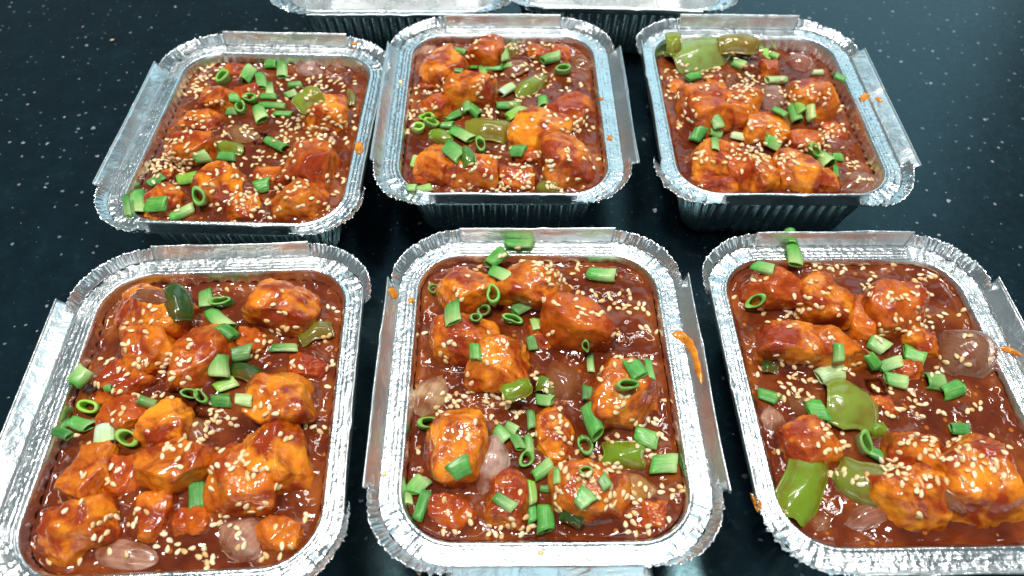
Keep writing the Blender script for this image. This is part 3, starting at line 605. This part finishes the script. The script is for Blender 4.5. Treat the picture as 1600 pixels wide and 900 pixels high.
def sheet_piece(key, e, kind, idx):
    cx, cy, w_, h_, ang, colr = e; t = TR[key]
    steep = abs(ang) >= 45; ln, th = (h_, w_) if steep else (w_, h_)
    p, n, ax, L = frame(key, cx, cy, ang, ln / 2, .65)
    wy = frame(key, cx, cy, ang + 90, th / 2, .65)[3]
    a, b = L * 1000 * .98, wy * 1000 * .98; sd = idx * 5.3 + t['seed'] * (1.7 if kind == 'onion' else 2.9)
    a = min(a, 26); b = min(b, 22)
    if kind == 'onion':
        dome = .66 * b
        def top(u, v):
            wv = (1 - .90 * abs(u) ** 2.0 * (1 if u * math.sin(sd) > 0 else .5)) * (1 + .10 * n1(u * 2, 0, sd))
            y = v * b * wv; x = u * a + .06 * a * n1(v * 2, 3, sd)
            z = dome * (1 - v * v) * (1 - .5 * u * u) - .30 * a * u * u * .7 + .8 * n1(u * 1.8, v * 1.8, sd)
            return Vector((x, y, z))
        V, Fc = shell(20, 16, top, 1.5); mat = ONI
    else:
        dome = .56 * b
        def top(u, v):
            r_ = 1 - .10 * (u * u * v * v)
            x = u * a * r_ * (1 + .18 * n1(v * 1.4, 1, sd)); y = v * b * r_ * (1 + .20 * n1(u * 1.4, 5, sd)) + .16 * b * u * u * math.sin(sd)
            z = dome * (1 - v * v) - .20 * a * u * u + .9 * n1(u * 1.3, v * 1.3, sd) + .12 * n1(u * 4, v * 4, sd)
            return Vector((x, y, z))
        V, Fc = shell(20, 16, top, 2.4); mat = PEP
    rng = random.Random(int(sd * 10))
    M = basis(p + n * (-.0007 if kind == 'onion' else (.0010 if a < 13 else .0022)), ax, n) @ Matrix.Rotation(R(rng.uniform(-20, 20)), 4, 'X') @ Matrix.Rotation(R(rng.uniform(-8, 8)), 4, 'Y')
    if kind == 'onion':   # veins run along local Y of the texture, so use X as the cross direction
        V = [Vector((v.y, -v.x, v.z)) for v in V]; M = M @ Matrix.Rotation(R(90), 4, 'Z')
    o = mesh_obj('onion_petal' if kind == 'onion' else 'pepper_piece', V, Fc, mat); place(o, M); o.color = (*colr, 1 if colr[2] > .2 else (.5 if colr[2] > .1 else .15))
    if kind == 'onion':
        look = 'pinkish' if colr[1] > .2 and colr[2] > .1 else ('amber' if colr[1] > .2 else 'brown translucent')
        pend(o, look + ' curved onion petal', 'onion', t, p, 'onion petals in the trays')
    else:
        look = 'dark green' if colr[0] < .08 else ('pale green' if colr[1] > .30 else 'olive green')
        pend(o, ('large ' if a > 13 else '') + look + ' pepper piece', 'bell pepper', t, p, 'bell pepper pieces in the trays')
    add_bvh(key, o, V, Fc, M)
for key in CH:
    for i, e in enumerate(PE[key]): sheet_piece(key, e, 'pepper', i)
    for i, e in enumerate(ON[key]): sheet_piece(key, e, 'onion', i)
    TR[key]['bvh1'] = BVHTree.FromPolygons(*BV[key])

SCOL = {'d': (.032, .200, .022), 'g': (.062, .340, .030), 'l': (.27, .55, .040), 'p': (.66, .78, .36)}
SNAME = {'d': 'dark green', 'g': 'green', 'l': 'lime green', 'p': 'pale whitish green'}
def tube_mesh(L, r, sq, wall, sd, bevel):
    N = 22; K = 7; V = []; Fc = []; inner = []
    rng = random.Random(sd); c0, c1 = rng.uniform(-.45, .45), rng.uniform(-.45, .45); bend = rng.uniform(-.10, .10)
    dent = rng.uniform(.0, .38); da = rng.uniform(0, 6.28); tw = rng.uniform(-.3, .3); h2, h3 = rng.uniform(0, .10), rng.uniform(0, .07)
    for side in (0, 1):
        for k in range(K + 1):
            q = -1 + 2 * k / K
            for i in range(N):
                a = 2 * math.pi * i / N
                rr = r * (1 + h2 * math.cos(2 * a + sd) + h3 * math.cos(3 * a + sd * 2 + q) + .06 * q - dent * max(0, math.cos(a - da + tw * q)) ** 4 * (.6 + .4 * q * q))
                rr -= (wall * (1 + .3 * math.cos(a * 2 + sd)) if side else 0) + (bevel if k in (0, K) and not side else 0)
                y = rr * math.cos(a); z = rr * math.sin(a) * sq
                x = q * L + (c0 if q < 0 else c1) * y * abs(q) ** 3 + .12 * r * n1(a * 1.3, q, sd * .37) * abs(q) ** 5
                V.append(Vector((x, y + bend * L * q * q, z)) * .001)
    o = (K + 1) * N
    for k in range(K):
        for i in range(N):
            j = (i + 1) % N; a = (k * N + i, k * N + j, (k + 1) * N + j, (k + 1) * N + i)
            Fc.append(a); inner.append(0); Fc.append(tuple(q + o for q in a[::-1])); inner.append(1)
    for i in range(N):
        j = (i + 1) % N
        Fc.append((j, i, i + o, j + o)); b = K * N; Fc.append((b + i, b + j, b + j + o, b + i + o)); inner += [1, 1]
    return V, Fc, inner
for key in CH:
    t = TR[key]
    for i, (cx, cy, w_, h_, ang, kind, colr) in enumerate(S[key]):
        sd = int(t['seed'] * 10) + i; rng = random.Random(sd)
        ln, th = (h_, w_) if abs(ang) >= 45 else (w_, h_)
        p, n, ax, L = frame(key, cx, cy, ang, ln / 2, .55, 'bvh1')
        mpp = depth(p) / F_PX / t['z'][2] * 1000
        if kind == 't':
            r = max(1.6, min(4.6, th * mpp * .5 * .92)); Lh = max(1.6, min(8.5, L * 1000 * .92))
            V, Fc, inn = tube_mesh(Lh, r, rng.choice((.30, .42, .55, .7, .8)), max(.5, r * .20), sd, .12)
            M = basis(p + n * r * .45 * .001, ax, n) @ Matrix.Rotation(R(rng.uniform(-7, 7)), 4, 'Y') @ Matrix.Rotation(R(rng.uniform(-20, 20)), 4, 'X')
            look = SNAME[colr] + ' scallion tube'
            if Lh > 5.6: look = 'long ' + look
        else:
            r = max(2.0, min(4.8, max(ln, th) * mpp * .5 * .95)); sq = max(.55, min(1, min(ln, th) / max(ln, th) * 1.15))
            V, Fc, inn = tube_mesh(r * rng.uniform(.55, .95), r, sq * rng.uniform(.5, .85), max(.75, r * .34), sd, .1)
            # the open end looks up and partly towards the picture's lower side
            axis = (n * .75 - cf * .55 + ax * rng.uniform(-.25, .25)).normalized()
            yd = (ax - axis * ax.dot(axis)).normalized(); zd = axis.cross(yd)
            q = p + n * .0016
            M = Matrix(((axis.x, yd.x, zd.x, q.x), (axis.y, yd.y, zd.y, q.y), (axis.z, yd.z, zd.z, q.z), (0, 0, 0, 1)))
            look = SNAME[colr] + ' open scallion ring'
        o = mesh_obj('scallion_piece', V, Fc, SCAL); place(o, M)
        o.data.materials.append(SCIN); o.data.polygons.foreach_set('material_index', inn)
        jit = rng.uniform(.75, 1.25); hu = rng.uniform(.7, 1.9); o.color = tuple(c * jit for c in SCOL[colr][:2]) + (SCOL[colr][2] * jit * hu, rng.choice((0, 0, .25, .6, .9)))
        pend(o, look, 'scallion', t, p, 'chopped scallion pieces in the trays')
        add_bvh(key, o, V, Fc, M)
    t['bvh2'] = BVHTree.FromPolygons(*BV[key])
settle()

# ------------------------------------------------------------------ sesame seeds
def seed_mesh(k):
    rng = random.Random(k); NU, NV = 8, 7; a, b, c = rng.uniform(1.35, 1.65), rng.uniform(.85, 1.02), rng.uniform(.5, .64)
    V = [Vector((-a, 0, 0)) * .001]
    for j in range(1, NV):
        th = math.pi * j / NV; x = -math.cos(th)
        for i in range(NU):
            f_ = 2 * math.pi * i / NU; w_ = math.sin(th) * (1 - .30 * x)
            V.append(Vector((a * x, b * w_ * math.cos(f_), c * w_ * math.sin(f_))) * .001)
    V.append(Vector((a, 0, 0)) * .001); Fc = []
    for i in range(NU):
        j = (i + 1) % NU; Fc.append((0, 1 + j, 1 + i)); Fc.append((len(V) - 1, 1 + (NV - 2) * NU + i, 1 + (NV - 2) * NU + j))
    for k_ in range(NV - 2):
        for i in range(NU):
            j = (i + 1) % NU; b_ = 1 + k_ * NU; Fc.append((b_ + i, b_ + j, b_ + NU + j, b_ + NU + i))
    return V, Fc
SM = [seed_mesh(k) for k in range(4)]; SMESH = []
for V, Fc in SM:
    me = bpy.data.meshes.new('sesame_seed'); me.from_pydata([tuple(v) for v in V], [], Fc)
    me.polygons.foreach_set('use_smooth', [True] * len(me.polygons)); me.materials.append(SEED); SMESH.append(me)
def seed_matrix(p, n, rng):
    yaw = rng.uniform(0, 6.28); x = Vector((math.cos(yaw), math.sin(yaw), 0)); x = (x - n * x.dot(n)).normalized()
    return basis(p + n * rng.uniform(-.0001, .0005), x, n) @ Matrix.Rotation(R(rng.uniform(-14, 14)), 4, 'Y') @ Matrix.Rotation(R(rng.uniform(-25, 25)), 4, 'X')
rest_v, rest_f = [], []
for key in CH:
    t = TR[key]; rng = random.Random(int(t['seed'] * 77)); nums = list(map(int, Q[key].split())); s = t['z'][2]; spots = []
    for i in range(0, len(nums), 3):
        cx, cy, n_ = nums[i:i + 3]; sig = 7.0 * math.sqrt(n_) * s / 1.6
        n_ = n_ if n_ < 4 else int(n_ * .8)
        if n_ > 7: sig *= .78
        if n_ == 1: sig = 2
        for _ in range(n_):
            for tr in range(6):
                x, y = cx + rng.gauss(0, sig * .75), cy + rng.gauss(0, sig * .6)
                px, py = zpx(key, x, y); h = TR[key]['bvh2'].ray_cast(CAM, ray(px, py))
                if h[0] is None: continue
                nn = h[1] if h[1].dot(ray(px, py)) < 0 else -h[1]
                if all((h[0] - q[0]).length > .0019 for q in spots): spots.append((h[0], nn)); break
    spots.sort(key=lambda q: depth(q[0]))
    ind = 98 if key[0] == 'F' else 0
    for i, (p, n) in enumerate(spots):
        M = seed_matrix(p, n, rng); k = rng.randrange(4)
        if i < ind:
            o = bpy.data.objects.new('sesame_seed', SMESH[k]); COL.objects.link(o); o.matrix_world = M
            tag(o, 'pale sesame seed sprinkled on the nearer half of the food in the ' + t['nm'], 'sesame seed', 'sesame seeds on the nearer half of the ' + t['nm'])
        else:
            b = len(rest_v); rest_v += [M @ v for v in SM[k][0]]; rest_f += [tuple(q + b for q in f) for f in SM[k][1]]
o = mesh_obj('sesame_seeds', rest_v, rest_f, SEED)
tag(o, 'scattered pale sesame seeds over the farther food in all trays', 'sesame seeds', None, 'stuff')
# ------------------------------------------------------------------ sauce drips on the foil
bpy.context.view_layer.update()
FBV = {}
def foil_bvh(key):
    if key not in FBV:
        vs, fs = [], []
        for ch in TR[key]['root'].children:
            b = len(vs); M = TR[key]['root'].matrix_world @ ch.matrix_local
            vs += [M @ v.co for v in ch.data.vertices]; fs += [tuple(i + b for i in p.vertices) for p in ch.data.polygons]
        FBV[key] = BVHTree.FromPolygons(vs, fs)
    return FBV[key]
def drip(path, key, lab):
    """blobby smear along picture points (px, py, radius px)"""
    z = RIM + .004; pts = [(on_plane(x, y, z), r_ * depth(on_plane(x, y, z)) / F_PX) for x, y, r_ in path]
    c = pts[0][0]; V = []; Fc = []; N = 14; sd = path[0][0] * .13
    dense = []
    for i in range(len(pts) - 1):
        for k in range(4):
            q = k / 4; dense.append((pts[i][0].lerp(pts[i + 1][0], q), pts[i][1] * (1 - q) + pts[i + 1][1] * q))
    dense.append(pts[-1])
    # outline on both sides, domed
    n = len(dense)
    for i, (p, r_) in enumerate(dense):
        a, b = dense[max(0, i - 1)][0], dense[min(n - 1, i + 1)][0]; d = (b - a).normalized(); sd_ = Vector((-d.y, d.x, 0))
        cap = math.sqrt(max(.02, 1 - (abs(2 * i / (n - 1) - 1)) ** 6))
        for k in range(N + 1):
            u = -1 + 2 * k / N; rr = r_ * cap * (1 + .35 * n1(i * .6, u, sd))
            hgt = .0007 * (1 - u * u) * cap + .00012 * n1(i * .9, u * 2, sd) - .0003 * (abs(u) == 1)
            g = p + sd_ * u * rr; d_ = (g - CAM).normalized(); h = foil_bvh(key).ray_cast(CAM, d_)
            if h[0] is None: V.append((V[-1] if V else g - c)); continue
            nn = h[1] if h[1].dot(d_) < 0 else -h[1]
            V.append(h[0] + nn * (hgt + .00035) - c)
    for i in range(n - 1):
        for k in range(N): Fc.append((i * (N + 1) + k, i * (N + 1) + k + 1, (i + 1) * (N + 1) + k + 1, (i + 1) * (N + 1) + k))
    o = mesh_obj('sauce_drip', V, Fc, DRIP); o.location = c; tag(o, lab, 'sauce drip', 'sauce drips on the foil')
drip([(1050, 521, 6), (1064, 524, 9), (1076, 535, 9), (1085, 555, 6), (1092, 580, 5), (1096, 600, 3)], 'FC', 'long orange sauce streak on the right rim of the front middle tray')
drip([(642, 465, 4), (643, 474, 4)], 'FC', 'orange sauce dot on the back left rim of the front middle tray')
drip([(608, 450, 5), (616, 458, 6), (618, 468, 3)], 'FC', 'orange sauce smear on the left flap of the front middle tray')
drip([(1172, 770, 4), (1180, 785, 7), (1188, 800, 6)], 'FR', 'rusty sauce smear on the front left corner of the front right tray')
drip([(1563, 543, 5), (1580, 548, 6), (1598, 556, 4)], 'FR', 'orange sauce smear on the right rim of the front right tray')
drip([(560, 222, 6), (561, 232, 7), (562, 240, 5)], 'BL', 'red sauce patch on the right rim of the middle row left tray')
drip([(1345, 158, 5), (1353, 149, 6), (1360, 150, 3)], 'BR', 'red sauce splash on the right rim of the middle row right tray')
drip([(1372, 152, 5), (1375, 160, 5)], 'BR', 'orange sauce drop on the right flap of the middle row right tray')
drip([(938, 153, 3), (940, 157, 3)], 'BC', 'small upper sauce dot on the right rim of the middle row centre tray')
drip([(953, 213, 4), (954, 219, 4)], 'BC', 'small lower sauce dot on the right rim of the middle row centre tray')
drip([(551, 66, 3), (553, 71, 4)], 'BL', 'tan sauce dot on the back right rim of the middle row left tray')
# single seeds on ledges and on the counter
for (px, py, z, lab) in [(601, 740, 'FC', 'lone sesame seed on the left ledge of the front middle tray'),
                         (846, 864, 'FC', 'lone sesame seed on the front ledge of the front middle tray'),
                         (626, 128, 'BC', 'lone sesame seed on the left ledge of the middle row centre tray'),
                         (176, 63, .0004, 'lone sesame seed on the dark counter at upper left of picture'),
                         (655, 895, .0004, 'lone sesame seed on the counter before the front middle tray')]:
    o = bpy.data.objects.new('sesame_seed', SMESH[1]); COL.objects.link(o)
    p = foil_bvh(z).ray_cast(CAM, ray(px, py))[0] + Vector((0, 0, .0003)) if isinstance(z, str) else on_plane(px, py, z)
    o.matrix_world = seed_matrix(p, Vector((0, 0, 1)), random.Random(px)); tag(o, lab, 'sesame seed', 'stray sesame seeds')

bpy.context.view_layer.update()
